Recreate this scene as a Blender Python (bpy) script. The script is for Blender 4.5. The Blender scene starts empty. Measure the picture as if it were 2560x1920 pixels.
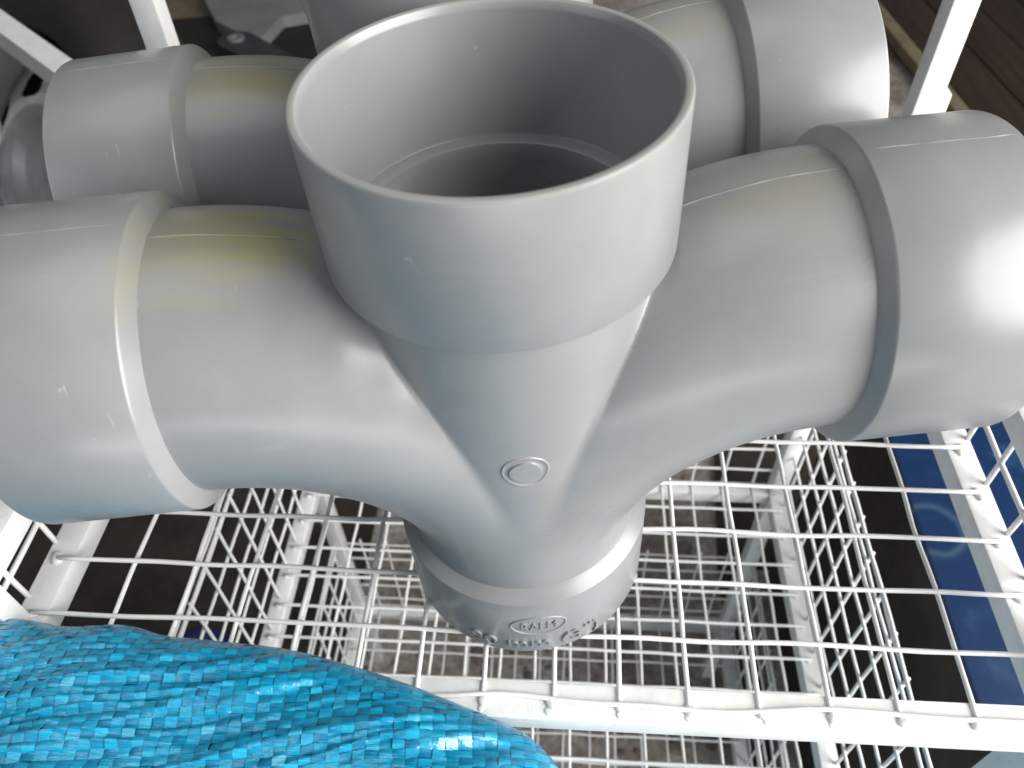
import bpy, bmesh, math, random
import numpy as np
from mathutils import Vector, Matrix, Euler, noise as mnoise

rng = random.Random(7)
FZ = -641.0                       # floor height, design units
K = 0.00104                       # one design unit (about a millimetre) in metres
C = bpy.context.scene.collection
S = bpy.context.scene

# ------------------------------------------------------------------ camera
cam_d = bpy.data.cameras.new('camera'); cam = bpy.data.objects.new('camera', cam_d); C.objects.link(cam)
ROWS = np.array([[0.998045, 0.057373, -0.024775], [0.025702, -0.738204, -0.674088], [-0.056963, 0.672133, -0.738236]])
CAMP = np.array([49.005, -111.897, 292.491]); FPX = 1998.7
M = Matrix(((ROWS[0][0], -ROWS[1][0], -ROWS[2][0], CAMP[0]*K), (ROWS[0][1], -ROWS[1][1], -ROWS[2][1], CAMP[1]*K),
            (ROWS[0][2], -ROWS[1][2], -ROWS[2][2], CAMP[2]*K), (0, 0, 0, 1)))
cam.matrix_world = M
cam_d.sensor_width = 36; cam_d.lens = FPX/2560*36
cam_d.clip_start = 0.005; cam_d.clip_end = 200
cam_d.dof.use_dof = True; cam_d.dof.focus_distance = 0.262; cam_d.dof.aperture_fstop = cam_d.lens/1.5
S.camera = cam
S.render.resolution_x, S.render.resolution_y = 1024, 768
S.view_settings.view_transform = 'Standard'; S.view_settings.look = 'None'
S.view_settings.exposure = 0.12; S.view_settings.gamma = 1.0

# ------------------------------------------------------------------ light: a roofed shop front, open on the right, plus added fill lamps
wd = bpy.data.worlds.new('World'); S.world = wd; wd.use_nodes = True
bg = wd.node_tree.nodes['Background']; bg.inputs[0].default_value = (0.98, 0.99, 1.0, 1); bg.inputs[1].default_value = 0.13
def area(name, loc, target, sx, sy, power, col):
    d = bpy.data.lights.new(name, 'AREA'); d.shape = 'ELLIPSE'; d.size = sx; d.size_y = sy; d.energy = power; d.color = col
    o = bpy.data.objects.new(name, d); C.objects.link(o); o.location = loc
    o.rotation_euler = (Vector(target)-Vector(loc)).to_track_quat('-Z', 'Y').to_euler(); return o
area('open_shop_front', (1.95, -0.68, 0.92), (0.1, 0.1, 0.0), 2.3, 2.2, 132, (1.0, 0.985, 0.96))
area('left_fill', (-1.5, -0.75, 0.75), (0.0, 0.1, 0.05), 1.1, 0.9, 3.0, (0.90, 0.95, 1.0))  # added weak fill lamp from the left, stands for no known opening
area('low_front_fill', (0.25, -1.90, -0.40), (0.05, 0.1, -0.45), 1.8, 0.42, 8, (1.0, 0.985, 0.96))  # added low fill lamp to brighten the lower tiers and floor
area('overhead_fill', (-0.50, 0.20, 1.80), (0, 0, 0), 1.3, 1.3, 6, (0.96, 0.98, 1.0))  # added soft overhead lamp, gives the sack its sheen and glints

# ------------------------------------------------------------------ pixel helper (direction only; distance from a plane)
def ray(u, w):
    return CAMP, np.array([(u-1280)/FPX, (w-960)/FPX, 1.0]) @ ROWS
def onz(u, w, z):
    c, d = ray(u, w); return c+d*(z-c[2])/d[2]

# ------------------------------------------------------------------ node helpers
def mat(name):
    m = bpy.data.materials.new(name); m.use_nodes = True
    return m, m.node_tree, m.node_tree.nodes['Principled BSDF']
def N(nt, t, **kw):
    n = nt.nodes.new(t)
    for k, v in kw.items():
        if k in n.inputs: n.inputs[k].default_value = v
        else: setattr(n, k, v)
    return n
def ramp(nt, src, stops):
    r = N(nt, 'ShaderNodeValToRGB'); e = r.color_ramp.elements
    while len(e) < len(stops): e.new(0.5)
    for el, (p, c) in zip(e, stops): el.position = p; el.color = c if len(c) == 4 else (*c, 1)
    nt.links.new(src, r.inputs[0]); return r.outputs[0]
def mix(nt, fac, a, b, mode='MIX'):
    n = N(nt, 'ShaderNodeMix', data_type='RGBA', blend_type=mode)
    for sock, v in ((n.inputs[0], fac), (n.inputs[6], a), (n.inputs[7], b)):
        if isinstance(v, (int, float)): sock.default_value = v
        elif isinstance(v, tuple): sock.default_value = (*v, 1) if len(v) == 3 else v
        else: nt.links.new(v, sock)
    return n.outputs[2]
def math_(nt, op, a, b=None, c=None):
    n = N(nt, 'ShaderNodeMath', operation=op)
    for i, v in enumerate((a, b, c)):
        if v is None: continue
        if isinstance(v, (int, float)): n.inputs[i].default_value = v
        else: nt.links.new(v, n.inputs[i])
    return n.outputs[0]
def objcoord(nt, scale=(1, 1, 1), rot=(0, 0, 0), seed=True):
    tc = N(nt, 'ShaderNodeTexCoord'); mp = N(nt, 'ShaderNodeMapping')
    mp.inputs['Scale'].default_value = scale; mp.inputs['Rotation'].default_value = rot
    nt.links.new(tc.outputs['Object'], mp.inputs[0])
    if not seed: return mp.outputs[0]
    oi = N(nt, 'ShaderNodeObjectInfo'); ad = N(nt, 'ShaderNodeVectorMath', operation='MULTIPLY_ADD')
    ad.inputs[1].default_value = (13, 7, 5); nt.links.new(oi.outputs['Random'], ad.inputs[0]); nt.links.new(mp.outputs[0], ad.inputs[2])
    return ad.outputs[0]
def noise(nt, vec, scale, detail=4, rough=0.55, dist=0.0):
    n = N(nt, 'ShaderNodeTexNoise'); n.inputs['Scale'].default_value = scale; n.inputs['Detail'].default_value = detail
    n.inputs['Roughness'].default_value = rough; n.inputs['Distortion'].default_value = dist; nt.links.new(vec, n.inputs[0]); return n.outputs['Fac']
def bump(nt, p, h, strength, dist):
    b = N(nt, 'ShaderNodeBump'); b.inputs['Strength'].default_value = strength; b.inputs['Distance'].default_value = dist
    nt.links.new(h, b.inputs['Height']); nt.links.new(b.outputs[0], p.inputs['Normal'])

# ------------------------------------------------------------------ materials
def m_pvc():
    m, nt, p = mat('grey_pvc')
    v = objcoord(nt); vo = objcoord(nt, seed=False)
    sep = N(nt, 'ShaderNodeSeparateXYZ'); nt.links.new(vo, sep.inputs[0]); X, Y, Z = sep.outputs
    base = ramp(nt, noise(nt, v, 28, 5, .6), [(.30, (.236, .242, .248)), (.55, (.260, .265, .270)), (.75, (.280, .285, .288))])
    # yellowed film along the crown of each branch
    ax = math_(nt, 'ABSOLUTE', X)
    top = N(nt, 'ShaderNodeMapRange'); top.inputs[1].default_value = .161*K/.001; top.inputs[2].default_value = .1685*K/.001; nt.links.new(Z, top.inputs[0])
    near = N(nt, 'ShaderNodeMapRange'); near.inputs[1].default_value = .0488; near.inputs[2].default_value = .052; nt.links.new(ax, near.inputs[0])
    far = N(nt, 'ShaderNodeMapRange'); far.inputs[1].default_value = .102; far.inputs[2].default_value = .062; nt.links.new(ax, far.inputs[0])
    st = noise(nt, objcoord(nt, (12, 95, 60)), 1.0, 4, .6, .4)
    stm = ramp(nt, st, [(.40, (0, 0, 0)), (.58, (1, 1, 1))])
    side = N(nt, 'ShaderNodeMapRange'); side.inputs[1].default_value = -.02; side.inputs[2].default_value = .02; side.inputs[3].default_value = 1; side.inputs[4].default_value = .3; nt.links.new(X, side.inputs[0])
    stm = math_(nt, 'MULTIPLY', stm, side.outputs[0])
    f = math_(nt, 'MULTIPLY', math_(nt, 'MULTIPLY', top.outputs[0], near.outputs[0]), math_(nt, 'MULTIPLY', far.outputs[0], stm))
    c = mix(nt, math_(nt, 'MULTIPLY', f, .85), base, (.36, .33, .065))
    edge = N(nt, 'ShaderNodeMapRange'); edge.inputs[1].default_value = .150; edge.inputs[2].default_value = .085; nt.links.new(ax, edge.inputs[0])
    film = math_(nt, 'MULTIPLY', math_(nt, 'MULTIPLY', top.outputs[0], near.outputs[0]), math_(nt, 'MULTIPLY', edge.outputs[0], .28))
    c = mix(nt, film, c, (.30, .30, .25))
    # rims rubbed paler where they are handled
    rz = N(nt, 'ShaderNodeMapRange'); rz.inputs[1].default_value = 201.2*K; rz.inputs[2].default_value = 202.2*K; nt.links.new(Z, rz.inputs[0])
    rx = N(nt, 'ShaderNodeMapRange'); rx.inputs[1].default_value = 133.6*K; rx.inputs[2].default_value = 134.6*K; nt.links.new(ax, rx.inputs[0])
    c = mix(nt, math_(nt, 'MULTIPLY', math_(nt, 'MAXIMUM', rz.outputs[0], rx.outputs[0]), .38), c, (.38, .38, .34))
    # pale scuffs: short stretched marks, a few dust specks
    sc1 = ramp(nt, noise(nt, objcoord(nt, (420, 60, 90), (.3, .5, .6)), 1.0, 2, .5, .8), [(.735, (0, 0, 0)), (.79, (1, 1, 1))])
    sc2 = ramp(nt, noise(nt, v, 260, 2, .5), [(.76, (0, 0, 0)), (.81, (1, 1, 1))])
    patch = ramp(nt, noise(nt, v, 22, 2, .5), [(.46, (0, 0, 0)), (.62, (1, 1, 1))])
    hair = ramp(nt, noise(nt, objcoord(nt, (18, 420, 300), (.2, .9, .35)), 1.0, 2, .5, .3), [(.72, (0, 0, 0)), (.77, (1, 1, 1))])
    hair2 = ramp(nt, noise(nt, objcoord(nt, (420, 20, 300), (.5, .2, -.5)), 1.0, 2, .5, .3), [(.73, (0, 0, 0)), (.78, (1, 1, 1))])
    hr = math_(nt, 'MULTIPLY', math_(nt, 'MAXIMUM', hair, hair2), .35)
    sf = math_(nt, 'MULTIPLY', math_(nt, 'MAXIMUM', sc1, math_(nt, 'MULTIPLY', sc2, .6)), patch)
    sf = math_(nt, 'MAXIMUM', sf, math_(nt, 'MULTIPLY', hr, ramp(nt, noise(nt, v, 16, 3, .6), [(.42, (.1, .1, .1)), (.75, (.8, .8, .8))])))
    c = mix(nt, math_(nt, 'MULTIPLY', sf, .45), c, (.62, .63, .63))
    nt.links.new(c, p.inputs['Base Color'])
    r = N(nt, 'ShaderNodeMapRange'); r.inputs[3].default_value = .22; r.inputs[4].default_value = .36
    nt.links.new(noise(nt, v, 14, 5, .65), r.inputs[0]); nt.links.new(r.outputs[0], p.inputs['Roughness'])
    p.inputs['IOR'].default_value = 1.52; p.inputs['Specular IOR Level'].default_value = .55
    h = math_(nt, 'ADD', noise(nt, v, 40, 3, .5), math_(nt, 'MULTIPLY', noise(nt, v, 300, 2, .5), .03))
    bump(nt, p, h, .10, .0012)
    return m
def m_seam():
    m, nt, p = mat('pale_seam'); p.inputs['Base Color'].default_value = (.31, .315, .29, 1); p.inputs['Roughness'].default_value = .35; return m
def m_white():
    m, nt, p = mat('white_enamel')
    v = objcoord(nt)
    c = ramp(nt, noise(nt, v, 60, 5, .6), [(.25, (.70, .70, .68)), (.55, (.80, .80, .79)), (.8, (.83, .83, .83))])
    chip = ramp(nt, noise(nt, v, 420, 4, .7), [(.665, (0, 0, 0)), (.70, (1, 1, 1))])
    pt = ramp(nt, noise(nt, v, 45, 2, .5), [(.52, (0, 0, 0)), (.64, (1, 1, 1))])
    c = mix(nt, math_(nt, 'MULTIPLY', math_(nt, 'MULTIPLY', chip, pt), .75), c, (.20, .17, .14))
    grime = ramp(nt, noise(nt, v, 130, 4, .65), [(.58, (0, 0, 0)), (.78, (1, 1, 1))])
    c = mix(nt, math_(nt, 'MULTIPLY', grime, .25), c, (.52, .49, .44))
    nt.links.new(c, p.inputs['Base Color']); p.inputs['Roughness'].default_value = .33
    bump(nt, p, noise(nt, v, 300, 3, .6), .25, .0007)
    return m
def m_floor():
    m, nt, p = mat('stained_concrete'); v = objcoord(nt, seed=False)
    c = ramp(nt, noise(nt, v, 9, 8, .68, .3), [(.28, (.17, .14, .11)), (.44, (.38, .335, .285)), (.58, (.52, .48, .44)), (.76, (.66, .64, .62))])
    d = ramp(nt, noise(nt, v, 90, 6, .7), [(.40, (.35, .33, .30)), (.65, (1, 1, 1))])
    c = mix(nt, .75, c, d, 'MULTIPLY'); nt.links.new(c, p.inputs['Base Color']); p.inputs['Roughness'].default_value = .85
    bump(nt, p, noise(nt, v, 120, 6, .7), .6, .004); return m
def m_flat(name, col, rough=.6, var=.35, scale=30, met=0.0, bs=.2):
    m, nt, p = mat(name); v = objcoord(nt)
    lo = tuple(x*(1-var) for x in col); hi = tuple(min(1, x*(1+var)) for x in col)
    nt.links.new(ramp(nt, noise(nt, v, scale, 6, .65), [(.3, lo), (.7, hi)]), p.inputs['Base Color'])
    p.inputs['Roughness'].default_value = rough; p.inputs['Metallic'].default_value = met
    bump(nt, p, noise(nt, v, scale*6, 4, .6), bs, .001); return m
def m_wood():
    m, nt, p = mat('dark_wood'); v = objcoord(nt, (60, 3, 20))
    nt.links.new(ramp(nt, noise(nt, v, 1.2, 6, .65, .6), [(.3, (.012, .006, .003)), (.6, (.034, .017, .009)), (.8, (.05, .026, .014))]), p.inputs['Base Color'])
    p.inputs['Roughness'].default_value = .65; bump(nt, p, noise(nt, v, 3, 4), .3, .002); return m
def m_sack():
    m, nt, p = mat('blue_woven_tape')
    at = N(nt, 'ShaderNodeAttribute', attribute_name='tape'); sp = N(nt, 'ShaderNodeSeparateColor'); nt.links.new(at.outputs['Color'], sp.inputs[0])
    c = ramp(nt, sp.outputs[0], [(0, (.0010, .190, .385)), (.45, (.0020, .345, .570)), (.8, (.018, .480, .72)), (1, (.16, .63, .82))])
    v = objcoord(nt, (1, 1, 1), seed=False)
    streak = noise(nt, objcoord(nt, (90, 900, 300), (0, 0, -.2), seed=False), 1, 3, .6)
    c = mix(nt, .7, c, ramp(nt, streak, [(.3, (.35, .52, .62)), (.65, (1, 1, 1))]), 'MULTIPLY')
    nt.links.new(c, p.inputs['Base Color'])
    r = N(nt, 'ShaderNodeMapRange'); r.inputs[3].default_value = .16; r.inputs[4].default_value = .36; nt.links.new(sp.outputs[1], r.inputs[0])
    nt.links.new(r.outputs[0], p.inputs['Roughness']); p.inputs['Specular IOR Level'].default_value = .7; p.inputs['IOR'].default_value = 1.65
    bump(nt, p, math_(nt, 'ADD', streak, math_(nt, 'MULTIPLY', noise(nt, v, 700, 3, .6), .6)), .45, .0007)
    return m
def m_carton():
    m, nt, p = mat('blue_print'); v = objcoord(nt, seed=False)
    blot = ramp(nt, noise(nt, v, 24, 6, .62, .5), [(.50, (.002, .026, .095)), (.60, (.010, .066, .17)), (.70, (.09, .24, .38)), (.8, (.25, .42, .52))])
    reg = ramp(nt, noise(nt, v, 7, 3, .5), [(.34, (0, 0, 0)), (.46, (1, 1, 1))])
    xs = N(nt, 'ShaderNodeSeparateXYZ'); nt.links.new(v, xs.inputs[0]); xm = ramp(nt, math_(nt, 'ADD', xs.outputs[0], .5), [(.40, (.12, .12, .12)), (.43, (1, 1, 1))])
    c = mix(nt, math_(nt, 'MULTIPLY', reg, xm), (.002, .023, .088), blot)
    pr = N(nt, 'ShaderNodeVectorMath', operation='DISTANCE'); wv_ = onz(2335, 1325, -197)-np.array([470, 170, FZ]); pr.inputs[1].default_value = (wv_*K).tolist(); nt.links.new(v, pr.inputs[0])
    rg = ramp(nt, math_(nt, 'ADD', pr.outputs['Value'], math_(nt, 'MULTIPLY', noise(nt, v, 60, 3), .006)), [(.0225, (0, 0, 0)), (.0240, (1, 1, 1)), (.0258, (1, 1, 1)), (.0275, (0, 0, 0))])
    c = mix(nt, math_(nt, 'MULTIPLY', rg, .35), c, (.16, .30, .36))
    nt.links.new(c, p.inputs['Base Color']); p.inputs['Roughness'].default_value = .45; return m

PVC, SEAM, WHITE, FLOOR, WOOD, SACK, CARTON = m_pvc(), m_seam(), m_white(), m_floor(), m_wood(), m_sack(), m_carton()
RUBBER = m_flat('black_rubber', (.010, .009, .008), .75, .4, 25)
MATT = m_flat('dark_brown_matting', (.030, .024, .018), .9, .6, 14)
STEEL = m_flat('dull_silver_steel', (.42, .43, .44), .38, .2, 20, .7)
GREYP = m_flat('pale_grey_plastic', (.20, .205, .21), .5, .15, 12)
DARKG = m_flat('dark_grey_metal', (.045, .046, .052), .5, .25, 20, .3)
TAN = m_flat('tan_board', (.17, .135, .085), .8, .3, 18)
PALEB = m_flat('pale_blue_grey_card', (.36, .42, .47), .6, .12, 10)
BLUED = m_flat('deep_blue_tarpaulin', (.004, .018, .085), .5, .35, 40, 0, .5)

# ------------------------------------------------------------------ mesh helpers (design units in, metres out)
def link(name, me, parent=None, m=None):
    o = bpy.data.objects.new(name, me); C.objects.link(o)
    if parent: o.parent = parent
    if m and not me.materials: me.materials.append(m)
    return o
def mesh(name, verts, faces, m, smooth=True, sharp=35):
    me = bpy.data.meshes.new(name); me.from_pydata([(float(a)*K, float(b)*K, float(c)*K) for a, b, c in verts], [], faces); me.update()
    me.materials.append(m)
    if smooth:
        me.polygons.foreach_set('use_smooth', [True]*len(me.polygons))
        if sharp: me.set_sharp_from_angle(angle=math.radians(sharp))
    return me
def empty(name, loc=(0, 0, 0), label=None, cat=None, group=None):
    o = bpy.data.objects.new(name, None); C.objects.link(o); o.location = [x*K for x in loc]; o.empty_display_size = .02
    return tag(o, label, cat, group)
def tag(o, label=None, cat=None, group=None, kind=None):
    for k, v in (('label', label), ('category', cat), ('group', group), ('kind', kind)):
        if v: o[k] = v
    return o
def box(lo, hi, bev=1.0):
    bm = bmesh.new(); bmesh.ops.create_cube(bm, size=1)
    for v in bm.verts: v.co = Vector([(lo[i]+hi[i])/2+v.co[i]*(hi[i]-lo[i]) for i in range(3)])
    if bev: bmesh.ops.bevel(bm, geom=bm.edges[:], offset=bev, segments=2, affect='EDGES', profile=.6)
    bm.verts.ensure_lookup_table(); vs = [v.co[:] for v in bm.verts]; bm.verts.index_update()
    fs = [[v.index for v in f.verts] for f in bm.faces]; bm.free(); return vs, fs
def tube(pts, r, n=8, closed=False, caps=True):
    pts = [Vector(p) for p in pts]; L = len(pts); vs, fs = [], []
    up = Vector((0, 0, 1)) if abs((pts[1]-pts[0]).normalized().z) < .9 else Vector((1, 0, 0))
    for i, p in enumerate(pts):
        a = pts[(i-1) % L] if (closed or i) else p; b = pts[(i+1) % L] if (closed or i < L-1) else p
        t = (b-a).normalized(); s = t.cross(up).normalized(); u = s.cross(t)
        rr = r[i] if isinstance(r, (list, tuple)) else r
        vs += [(p+rr*(math.cos(q)*s+math.sin(q)*u))[:] for q in (2*math.pi*k/n for k in range(n))]
    for i in range(L if closed else L-1):
        j = (i+1) % L
        fs += [(i*n+k, i*n+(k+1) % n, j*n+(k+1) % n, j*n+k) for k in range(n)]
    if caps and not closed: fs += [tuple(reversed(range(n))), tuple(range((L-1)*n, L*n))]
    return vs, fs
def lathe(prof, axis, org, n=160):
    """closed ring profile of (along, radius) points turned round an axis"""
    a = Vector(axis).normalized(); o = Vector(org)
    s = a.cross(Vector((0, 1, 0))).normalized() if abs(a.y) < .9 else Vector((1, 0, 0)); u = a.cross(s)
    vs, fs, Lp = [], [], len(prof)
    for k in range(n):
        q = 2*math.pi*k/n; d = math.cos(q)*s+math.sin(q)*u
        vs += [(o+a*t+d*r)[:] for t, r in prof]
    for k in range(n):
        j = (k+1) % n
        fs += [(k*Lp+i, k*Lp+(i+1) % Lp, j*Lp+(i+1) % Lp, j*Lp+i) for i in range(Lp)]
    return vs, fs
def extrude(outline, z0, z1, holes=()):
    n = len(outline); vs = [(x, y, z1) for x, y in outline]+[(x, y, z0) for x, y in outline]
    return vs, [tuple(range(n)), tuple(reversed(range(n, 2*n)))]+[(i, n+i, n+(i+1) % n, (i+1) % n) for i in range(n)]

# ------------------------------------------------------------------ setting
fl = link('floor', mesh('floor', [(-9000, -3000, FZ), (9000, -3000, FZ), (9000, 12000, FZ), (-9000, 12000, FZ)], [(0, 1, 2, 3)], FLOOR, False)); fl['kind'] = 'structure'

# ------------------------------------------------------------------ the pipe fitting
R, ZBS, ZTS, ZT, BX, BZ, LS, RB, WALL = 46.15, 37.0, 161.6, 202.45, 93.3, 128.55, 41.45, 41.05, 3.1
PD = -0.5; RC = 90.0; Z0 = BZ-RC; RI = RB-WALL
def tubes(x, y, z, r):
    ax = np.abs(x); pipe = np.hypot(x, y)-r; dx = RC-ax; dz = z-Z0
    e = np.where(ax > RC, np.hypot(dz-RC, y)-r, np.where(dz < 0, np.hypot(x, y)-r, np.hypot(np.hypot(dx, dz)-RC, y)-r))
    return pipe, e
DENTS = [((-43.6, -27.3, 149.8), 4.0, 0.28), ((-37, -33.6, 141.5), 4.0, -0.22), ((-33.5, -35.0, 135.0), 4.0, 0.25)]
def sdf(x, y, z):
    p, e = tubes(x, y, z, RB); p = p+PD; p = np.maximum(p, z-(ZTS+.8)); e = np.where((np.abs(x) < 40) & (z > ZTS-4), 50., e)
    k = 0.9; h = np.clip(.5+.5*(e-p)/k, 0, 1); o = e*(1-h)+p*h-k*h*(1-h)
    for (cx, cy, cz), w, a in DENTS:
        o = o-a*np.exp(-((x-cx)**2+(y-cy)**2+(z-cz)**2)/(2*w*w))
    p, e = tubes(x, y, z, RI); d = np.maximum(o, -np.minimum(p, e))
    d = np.maximum(d, (ZBS-1.0)-z); return np.maximum(d, np.abs(x)-(BX-.8))
def surface_nets(h=0.8):
    gx, gy, gz = np.arange(-96, 96.1, h), np.arange(-46, 46.1, h), np.arange(33, 172.1, h)
    X, Y, Z = np.meshgrid(gx, gy, gz, indexing='ij'); V = sdf(X, Y, Z); nx, ny, nz = V.shape
    ins = V < 0; cells = np.zeros((nx-1, ny-1, nz-1, 4))
    co = [(a, b, c) for a in (0, 1) for b in (0, 1) for c in (0, 1)]
    sl = lambda A, o: A[o[0]:nx-1+o[0], o[1]:ny-1+o[1], o[2]:nz-1+o[2]]
    for i, a in enumerate(co):
        for b in co[i+1:]:
            if sum(abs(p-q) for p, q in zip(a, b)) != 1: continue
            va, vb = sl(V, a), sl(V, b); m = (va < 0) != (vb < 0); t = np.where(m, va/np.where(m, va-vb, 1), 0)
            for ax in range(3): cells[..., ax] += np.where(m, a[ax]+t*(b[ax]-a[ax]), 0)
            cells[..., 3] += m
    act = cells[..., 3] > 0; idx = -np.ones(act.shape, int); idx[act] = np.arange(act.sum())
    I = np.argwhere(act); P = cells[act][:, :3]/cells[act][:, 3:4]+I; P = P*h+np.array([gx[0], gy[0], gz[0]])
    F = []
    for ax in range(3):
        s0 = [slice(None)]*3; s1 = [slice(None)]*3; s0[ax] = slice(0, -1); s1[ax] = slice(1, None)
        e = np.argwhere(ins[tuple(s0)] != ins[tuple(s1)]); u, w = (ax+1) % 3, (ax+2) % 3
        q = []
        for du, dw in ((-1, -1), (0, -1), (0, 0), (-1, 0)):
            c = e.copy(); c[:, u] += du; c[:, w] += dw; q.append(idx[c[:, 0], c[:, 1], c[:, 2]])
        q = np.stack(q, 1); flip = ~ins[tuple(e.T)]; q[flip] = q[flip][:, ::-1]; F.append(q)
    F = np.concatenate(F); ep = .05
    for _ in range(3):
        d = sdf(*P.T); g = np.stack([sdf(*(P+np.eye(3)[a]*ep).T)-sdf(*(P-np.eye(3)[a]*ep).T) for a in range(3)], 1)/(2*ep)
        n2 = np.maximum((g*g).sum(1), .3); P = P-np.clip(d/n2, -.5, .5)[:, None]*g
    return P, F
P_, F_ = surface_nets()
body_me = bpy.data.meshes.new('fitting_body'); body_me.from_pydata((P_*K).tolist(), [], F_.tolist()); body_me.update(); body_me.materials.append(PVC)
body_me.polygons.foreach_set('use_smooth', [True]*len(body_me.polygons)); body_me.set_sharp_from_angle(angle=math.radians(50))

def socket_profile(length, ledge_round=False):
    RIN = R-3.1
    if ledge_round: head = [(-5.2, 39.6), (-4.2, 41.0), (-3.4, 42.2), (-2.4, 43.4), (-1.5, 44.3), (-.7, 45.4), (-.1, R-.08), (.35, R)]
    else: head = [(-3.15, 40.4), (-3.0, 41.15), (-2.4, 42.0), (-.55, R-.75), (-.15, R-.25), (.3, R)]
    return head+[(length*.5, R+.02), (length-.9, R), (length-.35, R-.16), (length-.06, R-.5), (length, R-.9), (length, RIN+1.35), (length-.15, RIN+1.0), (length-1.7, RIN+.12), (length-2.4, RIN),
                 (3.0, RIN-.35), (2.4, RIN-.7), (2.2, RIN-1.3), (2.2, 38.7), (1.9, 38.1), (1.0, RI-.12), (-3.2, RI-.12)]
SOCKETS = [mesh('fitting_socket', *lathe(socket_profile(ZT-ZTS), (0, 0, 1), (0, 0, ZTS)), PVC, True, 30),
           mesh('fitting_socket', *lathe(socket_profile(ZBS, True), (0, 0, -1), (0, 0, ZBS)), PVC, True, 30),
           mesh('fitting_socket', *lathe(socket_profile(LS), (1, 0, 0), (BX, 0, BZ)), PVC, True, 30),
           mesh('fitting_socket', *lathe(socket_profile(LS), (-1, 0, 0), (-BX, 0, BZ)), PVC, True, 30)]
def wob(p, a=.12): return tuple(c+rng.uniform(-a, a)*s for c, s in zip(p, (0, 1, .5)))
def seam(sgn):
    pts = []
    for i in range(19):
        t = math.radians(69+21*i/18); rr = RC+RB-.04; pts.append(wob((sgn*(RC-rr*math.cos(t)), 0, Z0+rr*math.sin(t))))
    pts.append(wob((sgn*(BX-3.3), 0, BZ+RB-.04)))
    return tube(pts, [.30+rng.uniform(-.1, .1) for _ in pts], 6)
def sock_seam(sgn):
    pts = [wob((sgn*(BX+1+i*(LS-3)/10), 0, BZ+R-.12)) for i in range(11)]
    return tube(pts, [.10]+[.22+rng.uniform(-.06, .06) for _ in pts[1:-1]]+[.10], 6)
SEAMS = [mesh('seam', *seam(s), SEAM, True, 0) for s in (-1, 1)]+[mesh('seam', *sock_seam(s), SEAM, True, 0) for s in (-1, 1)]
def on_cyl(a, z, rad): return (rad*math.cos(a), rad*math.sin(a), z)
def gate():
    rings = [(0, .50), (.5, .5), (1., .5), (1.5, .5), (2.0, .52), (2.5, .52), (3., .53), (3.6, .55), (4.15, .62), (4.4, .60), (4.6, .15), (5.0, .05), (5.9, .06), (6.2, .30), (6.45, .34), (6.7, .20), (6.95, -.15)]
    n = 48; vs, fs = [], []
    for r_, h in rings:
        for k in range(n):
            q = 2*math.pi*k/n; j = 1+.02*math.sin(3*q+r_)
            u, w = r_*j*math.cos(q), r_*j*math.sin(q)
            hh = h+(.30*math.exp(-((u*.35-w+.9)**2)/.10) if r_ < 4 else 0)
            vs.append(on_cyl(math.radians(-89.8)+u/RB, 108.9+w, RB-PD+hh))
    for i in range(len(rings)-1):
        fs += [(i*n+k, i*n+(k+1) % n, (i+1)*n+(k+1) % n, (i+1)*n+k) for k in range(n)]
    return mesh('gate_mark', vs, fs, PVC, True, 40)
GATE = gate()
def wrap_text(txt, width, height, ang, z, rad, depth=.4):
    cu = bpy.data.curves.new('text', 'FONT'); cu.body = txt; cu.size = 1; cu.extrude = .5; cu.resolution_u = 3; cu.offset = -.010
    to = bpy.data.objects.new('text', cu); C.objects.link(to); dg = bpy.context.evaluated_depsgraph_get()
    me = bpy.data.meshes.new_from_object(to.evaluated_get(dg)); bpy.data.objects.remove(to); bpy.data.curves.remove(cu)
    bm = bmesh.new(); bm.from_mesh(me); bmesh.ops.triangulate(bm, faces=bm.faces[:])
    bmesh.ops.subdivide_edges(bm, edges=[e for e in bm.edges if e.calc_length() > .25], cuts=1); bm.to_mesh(me); bm.free()
    co = np.array([v.co[:] for v in me.vertices]); lo, hi = co.min(0), co.max(0)
    for v in me.vertices:
        x = (v.co.x-(lo[0]+hi[0])/2)/(hi[0]-lo[0])*width; y = (v.co.y-lo[1])/(hi[1]-lo[1])*height
        r_ = rad+(depth if v.co.z > 0 else -.3); v.co = Vector(on_cyl(math.radians(ang)+x/R, z+y, r_))*K
    me.materials.append(PVC); me.update(); return me
TEXT = wrap_text('90 mm (3")', 49, 9.2, -91, 2.8, R, .9)
LOGO = wrap_text('RALM', 12.6, 5.4, -89.3, 18.6, R, .5)
OVAL = mesh('oval', *tube([on_cyl(math.radians(-89.5)+10.0*math.cos(t)/R, 21.4+6.3*math.sin(t), R) for t in np.linspace(0, 2*math.pi, 65)[:-1]], .48, 8, True), PVC, True, 0)
def fitting(loc, tx, ty, phi, label):
    e = empty('pipe_fitting', loc, label, 'pipe fitting', 'grey pipe fittings standing on the top shelf')
    A = Matrix.Rotation(tx, 3, 'X') @ Matrix.Rotation(ty, 3, 'Y') @ Matrix.Rotation(phi, 3, 'Z'); e.rotation_euler = A.to_euler()
    link('body', body_me, e)
    for s in SOCKETS: link('socket', s, e)
    for s in SEAMS: link('mould_seam', s, e)
    link('gate_mark', GATE, e); link('size_lettering', TEXT, e)
    ov = link('oval_emblem', OVAL, e); link('emblem_lettering', LOGO, ov)
    return e
def lift(tx, ty): return 1.25+R*math.hypot(math.sin(tx), math.sin(ty))
fitting((38.06, 62.42, lift(.012, -.032)), .012, -.032, .1442, 'large grey plastic four-way pipe fitting in front, with its open top socket facing up')
fitting((23.86, 154.3, lift(0, -.0714)), 0, -.0714, .1420, 'grey plastic pipe fitting standing behind, half hidden by the front one')

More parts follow.
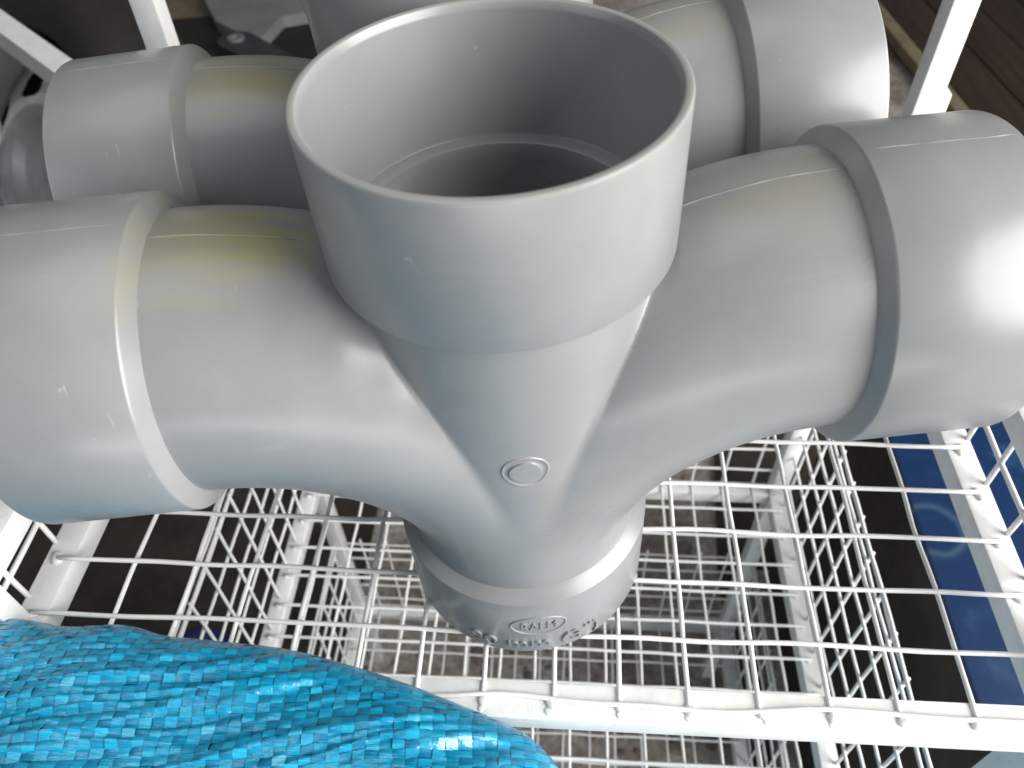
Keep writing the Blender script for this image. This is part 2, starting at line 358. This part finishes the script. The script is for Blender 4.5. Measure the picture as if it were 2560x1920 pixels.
# ------------------------------------------------------------------ the white wire rack
rack = empty('wire_rack', (0, 0, FZ), 'white painted wire shelf rack under the grey fittings', 'rack')
RO = np.array([0, 0, FZ])
def part(name, vf, m=WHITE, smooth=True, sharp=35, parent=rack, org=RO):
    vs, fs = vf; return link(name, mesh(name, [tuple(np.array(v)-org) for v in vs], fs, m, smooth, sharp), parent)
XL0, XL1, XR0, XR1, YF0, YF1, YB0, YB1 = -165.3, -152.7, 226.9, 239.2, -7.2, 6.5, 278.0, 291.0
def rails(z, h):
    part('rail', box((XL1+.0, YF0, z-h), (XR0, YF1, z), 1.2)); part('rail', box((XL1, YB0, z-h), (XR0, YB1, z), 1.2))
    part('rail', box((XL0, YF1, z-h-2.5), (XL1, YB0, z), 1.2)); part('rail', box((XR0, YF1, z-h-2.5), (XR1, YB0, z), 1.2))
def wire(a, b, r=1.25, amp=.5, n=None):
    a, b = Vector(a), Vector(b); L = (b-a).length; n = n or max(4, int(L/9)); s = rng.uniform(0, 100); d = (b-a).normalized()
    q = d.cross(Vector((0, 0, 1))); q = q.normalized() if q.length > .1 else Vector((1, 0, 0)); w = d.cross(q)
    pts = []
    for i in range(n+1):
        t = i/n; f = min(1, 6*t, 6*(1-t))
        pts.append(a.lerp(b, t)+q*f*amp*1.6*mnoise.noise((t*L/38+s, 1.3, 0))+w*f*amp*mnoise.noise((t*L/30+s, 7.7, 0)))
    return part('wire', tube(pts, [r*(1+.10*mnoise.noise((i*.9+s, 3, 0))) for i in range(n+1)], 8), WHITE, True, 0)
def weld_mesh(seed):
    bm = bmesh.new(); bmesh.ops.create_icosphere(bm, subdivisions=2, radius=1); r_ = random.Random(seed)
    for v in bm.verts:
        k = 1+.28*mnoise.noise(v.co*1.7+Vector((seed*3.1, 0, 0))); v.co *= k
    me = bpy.data.meshes.new('weld'); bm.to_mesh(me); bm.free(); me.materials.append(WHITE)
    me.polygons.foreach_set('use_smooth', [True]*len(me.polygons)); return me
WELDS = [weld_mesh(i) for i in range(5)]
def weld(p, s=(2.6, 2.6, 1.3)):
    o = link('weld', rng.choice(WELDS), rack); o.location = [(p[i]-RO[i])*K for i in range(3)]; o.scale = [x*K*rng.uniform(.75, 1.25) for x in s]; o.rotation_euler = (0, 0, rng.uniform(0, 6))
rails(-1.4, 9.6)
for x in (XL0, XR0):
    part('post', box((x, YB0, FZ), (x+12.6, YB1, 226), 1.2))
    part('post', box((x, YF0, FZ), (x+12.6, YF1, -1.4), 1.2))
part('gusset', box((XR1-.5, YB0+1, 60), (XR1+5, YB1-1, 88), 1.5))
for i in range(-5, 9):
    wire((i*25+rng.uniform(-1, 1), -1.5+rng.uniform(-1.5, 1), -1.25), (i*25+rng.uniform(-1, 1), 282, -1.25), .98, .8)
    weld((i*25, -1.5, -1.2), (2.7, 2.3, 1.2))
    if rng.random() < .7: weld((i*25+rng.uniform(-1.5, 1.5), -4.0, -1.5), (1.7, 1.6, .55))
for j in range(0, 12):
    y = j*24.5
    wire((-159.5+rng.uniform(-1, 1), y, .0 if j else -.2), (233+rng.uniform(-1, 1), y, 0 if j else -.2), 1.02, 1.6 if j == 0 else .8)
    weld((-159.5, y+rng.uniform(-1, 1), -.9), (3.0, 2.6, 1.4)); weld((233, y+rng.uniform(-1, 1), -.9), (3.2, 2.8, 1.4))
for x, z in ((XL0-5, 25.5), (XR0+6.5, 31.5)):                    # low rim beside the top shelf
    part('rim_rail', box((x, 14, z), (x+12.6, YB0-.3, z+12.6), 1.2)); part('rim_stay', box((x+1, 14.5, -1.4), (x+11.6, 24, z+.5), 1))
    xc = XL0+1.2 if x < 0 else XR1-1.2
    wire((xc, 20, 14), (xc, YB0, 14), 1.2, .7)
    for y in (32, 57.4, 78, 103.6, 129, 154, 180, 205, 230, 255): wire((xc, y, -3), (xc+rng.uniform(-1, 1), y, z+2), 1.2, .2, 4)
def tier(z):
    rails(z, 12)
    for i in range(15): wire((-137+i*25, YF1-10, z+.2), (-137+i*25, YB1-4, z+.2), 1.1, .6)
    for j in range(0, 12):
        y = j*25-13
        if y < YF0: continue
        wire((XL0+5, y, z+1.9), (XR1-5, y, z+1.9), 1.15, .6)
        weld((XR0+5, y, z+1), (2.6, 2.4, 1.2)); weld((XL0+7, y, z+1), (2.6, 2.4, 1.2))
    for xc in (XL0+4.5, XR1-4.5):
        for k in range(1, 7):
            if k == 6: wire((xc, YF0+8, z+140), (xc, YB0, z+140), 1.2, .6)
            else: wire((xc, YF0+8, z+k*26), (xc, YB0, z+k*26), 1.15, .6)
        for k in range(11): wire((xc+2.1, 18+k*25, z-2), (xc+2.1, 18+k*25, z+138.5), 1.1, .5)
        wire((xc+1.5, YF0+8, z+135.5), (xc+1.5, YB0, z+135.5), 1.1, .6)
    for k in range(1, 6): wire((XL1, YB0+6, z+k*27), (XR0, YB0+6, z+k*27), 1.1, .6)
    for k in range(15): wire((-137+k*25, YB0+8.1, z-2), (-137+k*25, YB0+8.1, z+139), 1.15, .5)
tier(-265.0); tier(-512.0)

# ------------------------------------------------------------------ blue woven sack in front of the shelf
OUT = [(-470, 40), (-330, 26), (-215, 20), (-162, 19.5), (-138, 17), (-115, 18.5), (-97, 15), (-80, 14), (-50, 12), (-25, 7), (-4, 1.5), (16, -5), (32, -10.5), (45, -17), (56, -29), (68, -50), (76, -90), (76, -150), (60, -230), (20, -300),
       (-60, -345), (-200, -365), (-350, -350), (-450, -300), (-500, -200), (-510, -80)]
def smooth_closed(p, n):
    p = np.array(p, float); L = len(p); out = []
    for t in np.arange(n)*L/n:
        i = int(t); f = t-i; a, b, c, d = (p[(i+k) % L] for k in (-1, 0, 1, 2))
        out.append(.5*((2*b)+(-a+c)*f+(2*a-5*b+4*c-d)*f*f+(-a+3*b-3*c+d)*f**3))
    return np.array(out)
OC = smooth_closed(OUT, 500)
def inside_dist(x, y):
    A = OC; B = np.roll(OC, -1, 0); p = np.array([x, y]); d = B-A
    u = np.clip(((p-A)*d).sum(1)/(d*d).sum(1), 0, 1); e = A+u[:, None]*d-p; dist = np.sqrt((e*e).sum(1).min())
    c = ((A[:, 1] > y) != (B[:, 1] > y)) & (x < (B[:, 0]-A[:, 0])*(y-A[:, 1])/np.where(B[:, 1] == A[:, 1], 1e-9, B[:, 1]-A[:, 1])+A[:, 0])
    return dist if c.sum() % 2 else -dist
def fold(x, y):
    a = math.radians(13+10*mnoise.noise((x/120, y/120, 2.0))); u = x*math.cos(a)+y*math.sin(a); w = -x*math.sin(a)+y*math.cos(a)
    f = 0
    for su, sw, amp, z in ((95, 19, 3.6, 0.0), (60, 8.5, 1.8, 5.0), (40, 4.6, 1.3, 9.0), (46, 2.9, 1.0, 13.0)):
        n_ = mnoise.noise((u/su, w/sw, z)); f += amp*(1-2*abs(n_))
    return f+2.2*mnoise.noise((x/45, y/45, 4.2))
ZB = 3.0
def sack_z(x, y):
    d = max(0, inside_dist(x, y)); t = min(d/34, 1)
    return ZB+15*math.sqrt(max(0, 1-(1-t)**2))+22*(1-math.exp(-d/150))+fold(x, y)*min(1, d/14)*.8
# coarse closed body
def sack_body():
    vs, fs = [], []; n = 120; oc = smooth_closed(OUT, n); cen = np.array([-200, -160])
    rings = []
    for f in (0.03, .2, .4, .6, .75, .86, .93, .97, .992):
        rings.append([(*(cen+(p-cen)*f), sack_z(*(cen+(p-cen)*f))-2.4) for p in oc])
    rings.append([(*p, ZB) for p in oc])
    clip = lambda p, f: (cen[0]+(p[0]-cen[0])*f, min(-9.5, cen[1]+(p[1]-cen[1])*f))
    rings.append([(p[0], min(-9.2, p[1]) if p[1] > -9 else p[1], ZB-.8 if p[1] > -9 else -2) for p in oc])
    for z, f in ((-12, 1), (-60, 1.0), (-200, 1.03), (-350, 1.03), (-500, 1.0), (-610, .97), (FZ+8, .93), (FZ+1, .85)):
        rings.append([(*clip(p, f), z+(4*mnoise.noise((p[0]/60, p[1]/60, z/70)) if z > FZ+20 else 0)) for p in oc])
    for r_ in rings: vs += r_
    for i in range(len(rings)-1): fs += [(i*n+k, (i+1)*n+k, (i+1)*n+(k+1) % n, i*n+(k+1) % n) for k in range(n)]
    fs += [tuple(range(n)), tuple(reversed(range((len(rings)-1)*n, len(rings)*n)))]
    return vs, fs
sack = empty('woven_sack', (-200, -160, FZ), 'bright blue woven plastic sack bulging in front of the top shelf', 'sack')
SO = np.array([-200, -160, FZ])
sb = part('sack_body', sack_body(), SACK, True, 0, sack, SO)
# woven tapes over the top: one crisp patch per over/under crossing
def weave():
    p = 4.2; q_ = .74; a = math.radians(7); ca, sa = math.cos(a), math.sin(a); n = 4; vs, fs, col = [], [], []; r_ = random.Random(3)
    rowv = {}
    for i in range(-66, 28):
        for j in range(-64, 16):
            cx0, cy0 = (i+.5)*p, (j+.5)*p*q_; x0 = ca*cx0-sa*cy0; y0 = sa*cx0+ca*cy0
            if not (-262 < x0 < 82 and -185 < y0 < 26): continue
            if inside_dist(x0, y0) < -1.0: continue
            over = (i+j) % 2; tone = r_.random()
            key = ('w', j) if over else ('f', i)
            if key not in rowv: rowv[key] = r_.random()
            tx, ty = r_.gauss(0, .22), r_.gauss(0, .16); lift_ = r_.uniform(0, .10)
            base = len(vs); ok = True; g = []
            for b in range(n+1):
                for c in range(n+1):
                    s, t = c/n*2-1, b/n*2-1
                    ex, ey = (1.12, 1.0) if over else (1.0, 1.12)
                    u = cx0+s*p/2*ex; w = cy0+t*p*q_/2*ey; x = ca*u-sa*w; y = sa*u+ca*w
                    d = inside_dist(x, y)
                    if d < 0:
                        # roll over the edge
                        x2, y2 = x, y; z = ZB-.4+min(0, d)*.8; e = np.argmin((OC[:, 0]-x)**2+(OC[:, 1]-y)**2); x2, y2 = OC[e]*.98+np.array([x, y])*.02
                        g.append((x2, y2, z)); continue
                    along = s if over else t; across = t if over else s
                    h = .34*(1-along*along)+.08*(1-across**4)+tx*s+ty*t+lift_
                    g.append((x, y, sack_z(x, y)+h*.8))
            vs += g
            for b in range(n):
                for c in range(n):
                    k = base+b*(n+1)+c; fs.append((k, k+1, k+n+2, k+n+1))
            tn = min(1, max(0, (.24 if over else .56)+.16*(tone-.5)+.10*(rowv[key]-.5)+(r_.uniform(.1, .35) if r_.random() < .05 else 0)))  # over/under tones and rare paler crossings paint tape sheen into the colour
            col += [(tn, r_.random(), 0, 1)]*((n+1)**2)
    return vs, fs, col
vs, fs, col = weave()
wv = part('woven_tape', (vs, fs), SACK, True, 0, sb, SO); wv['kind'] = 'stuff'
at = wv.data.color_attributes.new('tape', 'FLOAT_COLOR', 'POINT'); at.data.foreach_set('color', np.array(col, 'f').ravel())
at = sb.data.color_attributes.new('tape', 'FLOAT_COLOR', 'POINT'); at.data.foreach_set('color', np.tile([.35, .5, 0, 1], len(sb.data.vertices)).astype('f'))

# ------------------------------------------------------------------ things on the floor round the rack
def bx(name, lo, hi, m, label, cat, bev=1.5):
    o = link(name, mesh(name, *box(lo, hi, bev), m, True, 35)); return tag(o, label, cat)
def org_bottom(o):
    return o
carton = empty('printed_carton', (470, 170, FZ), 'dark carton with a blue printed lid standing on the floor right of the rack', 'carton')
CO = np.array([470, 170, FZ])
part('carton_body', box((322, 66, FZ), (644, 414, -203.2), 3), MATT, True, 35, carton, CO)
part('printed_lid', box((306, 62, -203), (650, 420, -197), 1.5), CARTON, True, 35, carton, CO)
bx('card_box', (330, -260, FZ), (700, 54, FZ+45), PALEB, 'pale blue grey flat box on the floor before the dark carton', 'box', 3)
def mat_strip(name, pts, label):
    return tag(link(name, mesh(name, *extrude(pts, FZ+.2, FZ+7), MATT, False)), label, 'mat')
mat_strip('floor_mat', [(-1500, -300), (-196, -300), (-196, 640), (-300, 660), (-420, 650), (-1500, 700)], 'dark brown mat on the floor left of the rack')
mat_strip('floor_mat', [(262, 425), (262, -300), (296, -300), (296, 424), (760, 424), (1500, 400), (1500, 900), (300, 860)], 'dark brown mat on the floor right of the rack')

def pillow(name, cx, cy, z0, sx, sy, h, m, rot, label, cat, seed=0):
    vs, fs, n, k = [], [], 48, 14
    for i in range(k+1):
        t = i/k*math.pi
        for j in range(n):
            q = 2*math.pi*j/n; c, s = math.cos(q), math.sin(q); e = .6
            x = sx*math.copysign(abs(c)**e, c)*math.sin(t)**.55; y = sy*math.copysign(abs(s)**e, s)*math.sin(t)**.55
            z = h/2-h/2*math.copysign(abs(math.cos(t))**.8, math.cos(t)); z = max(z, 0)
            f = 1+.10*mnoise.noise((x/60+seed, y/60, z/60)); z2 = max(0, z*(1+.25*mnoise.noise((x/50+seed, y/50, 0))))
            X, Y = x*f, y*f; vs.append((X*math.cos(rot)-Y*math.sin(rot)+cx, X*math.sin(rot)+Y*math.cos(rot)+cy, z0+z2))
    for i in range(k): fs += [(i*n+j, i*n+(j+1) % n, (i+1)*n+(j+1) % n, (i+1)*n+j) for j in range(n)]
    return tag(link(name, mesh(name, vs, fs, m, True, 0)), label, cat)
c_ = onz(455, 1640, -545)
pillow('floor_sack', c_[0], c_[1]-30, FZ+7.2, 62, 66, 110, BLUED, .2, 'dark blue sack slumped on the floor mat under the rack', 'sack', 2.0)

# leaning wheel at the far left
wh = empty('vehicle_wheel', (-830, 800, FZ), 'silver steel wheel with black tyre leaning at the far left', 'wheel')
wr = .29/K
wh.location = [-800*K, 790*K, FZ*K]
tilt = Matrix.Rotation(math.radians(-32), 4, 'Z') @ Matrix.Rotation(math.radians(-34), 4, 'X')
def wheel_pts(prof, n=96): return lathe(prof, (0, 1, 0), (0, 0, wr), n)
def wpart(name, vf, m, sharp=30):
    me = mesh(name, *vf, m, True, sharp); me.transform(tilt)
    o = link(name, me, wh); return o
tyre = wpart('tyre', wheel_pts([(-70, wr*.70), (-82, wr*.78), (-80, wr*.90), (-62, wr*.975), (-30, wr), (30, wr), (62, wr*.975), (80, wr*.9), (82, wr*.78), (70, wr*.70), (40, wr*.66), (-40, wr*.66)]), RUBBER, 40)
def disc():
    """dished steel disc with a ring of round-cornered windows"""
    vs, fs, n = [], [], 240
    key = [(0, -20), (.10, -22), (.2, -30), (.27, -40), (.33, -46), (.39, -44), (.45, -36), (.52, -24), (.58, -14), (.60, -14), (.645, -46), (.655, -62), (.645, -72), (.59, -20)]
    prof = [(0, -20)]
    for (a, b), (c, d) in zip(key, key[1:]):
        m_ = max(1, int(abs(c-a)/.008)); prof += [(a+(c-a)*t/m_, b+(d-b)*t/m_) for t in range(1, m_+1)]
    for r_, d in prof:
        for k in range(n): q = 2*math.pi*k/n; vs.append((r_*wr*math.cos(q), d, wr+r_*wr*math.sin(q)))
    for i in range(len(prof)-1):
        rm = (prof[i][0]+prof[i+1][0])/2
        for k in range(n):
            q = ((k+.5) % 30-15)/n*2*math.pi*rm
            if (q/.085)**4+((rm-.45)/.075)**4 < 1: continue
            fs.append((i*n+k, i*n+(k+1) % n, (i+1)*n+(k+1) % n, (i+1)*n+k))
    return vs, fs
rim = wpart('rim', disc(), STEEL, 45)
wpart('brake_drum', wheel_pts([(-8, 1), (-8, wr*.6), (40, wr*.6), (40, 1)], 48), RUBBER, 30)
bpy.context.view_layer.update()
low = min((o.matrix_world @ v.co).z for o in (tyre,) for v in o.data.vertices); wh.location.z += FZ*K-low

def debris():
    vs, fs = [], []
    for _ in range(420):
        x, y = rng.uniform(-190, 260), rng.uniform(-60, 700); r_ = rng.uniform(1.2, 6) if rng.random() < .9 else rng.uniform(6, 13); b = len(vs); n = rng.choice((5, 6, 7))
        a0 = rng.uniform(0, 6)
        for zz, f in ((.05, 1), (.45, .95), (.8, .55)):
            vs += [(x+r_*f*rng.uniform(.7, 1.3)*math.cos(a0+2*math.pi*k/n), y+r_*f*rng.uniform(.7, 1.3)*math.sin(a0+2*math.pi*k/n), FZ+zz*r_*.8) for k in range(n)]
        for i in range(2): fs += [(b+i*n+k, b+i*n+(k+1) % n, b+(i+1)*n+(k+1) % n, b+(i+1)*n+k) for k in range(n)]
        fs.append(tuple(b+2*n+k for k in range(n)))
    o = link('floor_grit', mesh('floor_grit', vs, fs, m_flat('grit', (.20, .17, .14), .9, .6, 8), False)); tag(o, 'loose grit and stone chips on the floor under the rack', 'grit', None, 'stuff')
debris()
# far things between the wheel and the rack
def flat_thing(name, px, z, th, m, label, cat, bev=0):
    pts = [tuple(onz(u, w, z+th)[:2]) for u, w in px]; A = sum(a[0]*b[1]-b[0]*a[1] for a, b in zip(pts, pts[1:]+pts[:1]))
    if A < 0: pts = pts[::-1]
    return tag(link(name, mesh(name, *extrude(pts, z, z+th), m, True, 30)), label, cat)
flat_thing('black_tray', [(405, 50), (560, 38), (700, 20), (830, 20), (830, 200), (520, 190), (420, 140)], FZ+.3, 24, RUBBER, 'black tray on the floor behind the fittings', 'tray')
flat_thing('cover_panel', [(520, -60), (512, 0), (540, 52), (575, 70), (640, 100), (660, 88), (705, 40), (770, 30), (765, -60)], FZ+25, 30, GREYP, 'pale grey plastic cover panel lying on the black tray', 'panel')
brk = empty('metal_bracket', (0, 0, 0), 'dark grey metal arm with a round eye at its end', 'bracket')
def bracket():
    z = FZ+56; c = onz(590, 98, z)[:2]; e = onz(760, 190, z)[:2]; d = (e-c)/np.linalg.norm(e-c); p = np.array([-d[1], d[0]]); L = np.linalg.norm(e-c)
    o = [];
    for k in range(25): q = math.pi*k/24; o.append(c+46*(-d*math.sin(q)*1.0+p*math.cos(q)))
    o += [e-p*40, e+p*40]; hole = [c+20*np.array([math.cos(t), math.sin(t)]) for t in np.linspace(0, 2*math.pi, 25)[:-1]]
    bm = bmesh.new(); z0, z1 = FZ+25.4, z
    ov = [bm.verts.new((*q, z1)) for q in o]; hv = [bm.verts.new((*q, z1)) for q in hole]
    ed = [bm.edges.new((l[i], l[(i+1) % len(l)])) for l in (ov, hv) for i in range(len(l))]
    r_ = bmesh.ops.triangle_fill(bm, use_beauty=True, edges=ed); fc = [g for g in r_['geom'] if isinstance(g, bmesh.types.BMFace)]
    ex = bmesh.ops.extrude_face_region(bm, geom=fc)
    for g in ex['geom']:
        if isinstance(g, bmesh.types.BMVert): g.co.z = z0
    bmesh.ops.recalc_face_normals(bm, faces=bm.faces[:]); bm.verts.index_update()
    vs = [v.co[:] for v in bm.verts]; fs = [[v.index for v in f.verts] for f in bm.faces]; bm.free()
    ct = np.array([*c, FZ+25.4]); brk.location = [x*K for x in ct]
    part('arm', (vs, fs), DARKG, True, 30, brk, ct)
    part('eye_bush', lathe([(0, 12), (0, 21), (36, 21), (36, 12)], (0, 0, 1), (*c, FZ+25.4), 32), GREYP, True, 30, brk, ct)
bracket()
flat_thing('board_offcut', [(330, -40), (505, -30), (515, 10), (535, 50), (425, 55), (440, 80), (430, 110), (395, 130), (350, 60)], FZ+.3, 14, TAN, 'dull tan board offcut on the floor behind the left post', 'board')

# neighbouring rack rail at the upper left, on two feet
nb = empty('metal_bar', (-720, 985, FZ), 'white metal bar slanting across the upper left background', 'bar')
a_ = onz(-60, 8, -60); b_ = onz(160, 166, -60); NO = np.array([a_[0], a_[1], FZ]); nb.location = [x*K for x in NO]
d_ = (b_-a_)/np.linalg.norm(b_-a_); a_ -= d_*330; b_ += d_*90; s_ = np.array([-d_[1], d_[0], 0])
def beam(a, b, w, h):
    s2 = s_*w/2; up = np.array([0, 0, h]); vs = [tuple(q) for p in (a, b) for q in (p-s2-up, p+s2-up, p+s2, p-s2)]
    return vs, [(0, 3, 2, 1), (4, 5, 6, 7), (0, 1, 5, 4), (1, 2, 6, 5), (2, 3, 7, 6), (3, 0, 4, 7)]
part('bar', beam(a_, b_, 24, 24), WHITE, True, 30, nb, NO)
for p in (a_+d_*20, b_-d_*20): part('leg', box((p[0]-12, p[1]-12, FZ), (p[0]+12, p[1]+12, p[2]-23.8), 1), WHITE, True, 30, nb, NO)

# dark planked platform at the upper right
pl = empty('plank_platform', (1000, 1500, FZ), 'dark brown plank platform with a tan edge behind the right post', 'platform')
PO = np.array([1000, 1500, FZ]); ang = math.radians(-8.5)
def rotp(vf, ang, c):
    vs, fs = vf; ca, sa = math.cos(ang), math.sin(ang)
    return [(c[0]+(v[0]-c[0])*ca+(v[1]-c[1])*sa*-1, c[1]+(v[0]-c[0])*sa+(v[1]-c[1])*ca, v[2]) for v in vs], fs
piv = onz(2216, 66, -600)
for i in range(9):
    x = piv[0]+38+i*118; part('plank', rotp(box((x, 700, -626), (x+114, 3200, -600-rng.uniform(0, 2)), 2), math.radians(5.5), piv), WOOD, True, 35, pl, PO)
part('edge_strip', rotp(box((piv[0], 700, -626), (piv[0]+34, 3200, -600), 2), math.radians(5.5), piv), TAN, True, 35, pl, PO)
for y in (900, 1700, 2500): part('bearer', rotp(box((piv[0]+60, y, FZ), (piv[0]+1060, y+70, -626.2), 2), math.radians(5.5), piv), WOOD, True, 35, pl, PO)
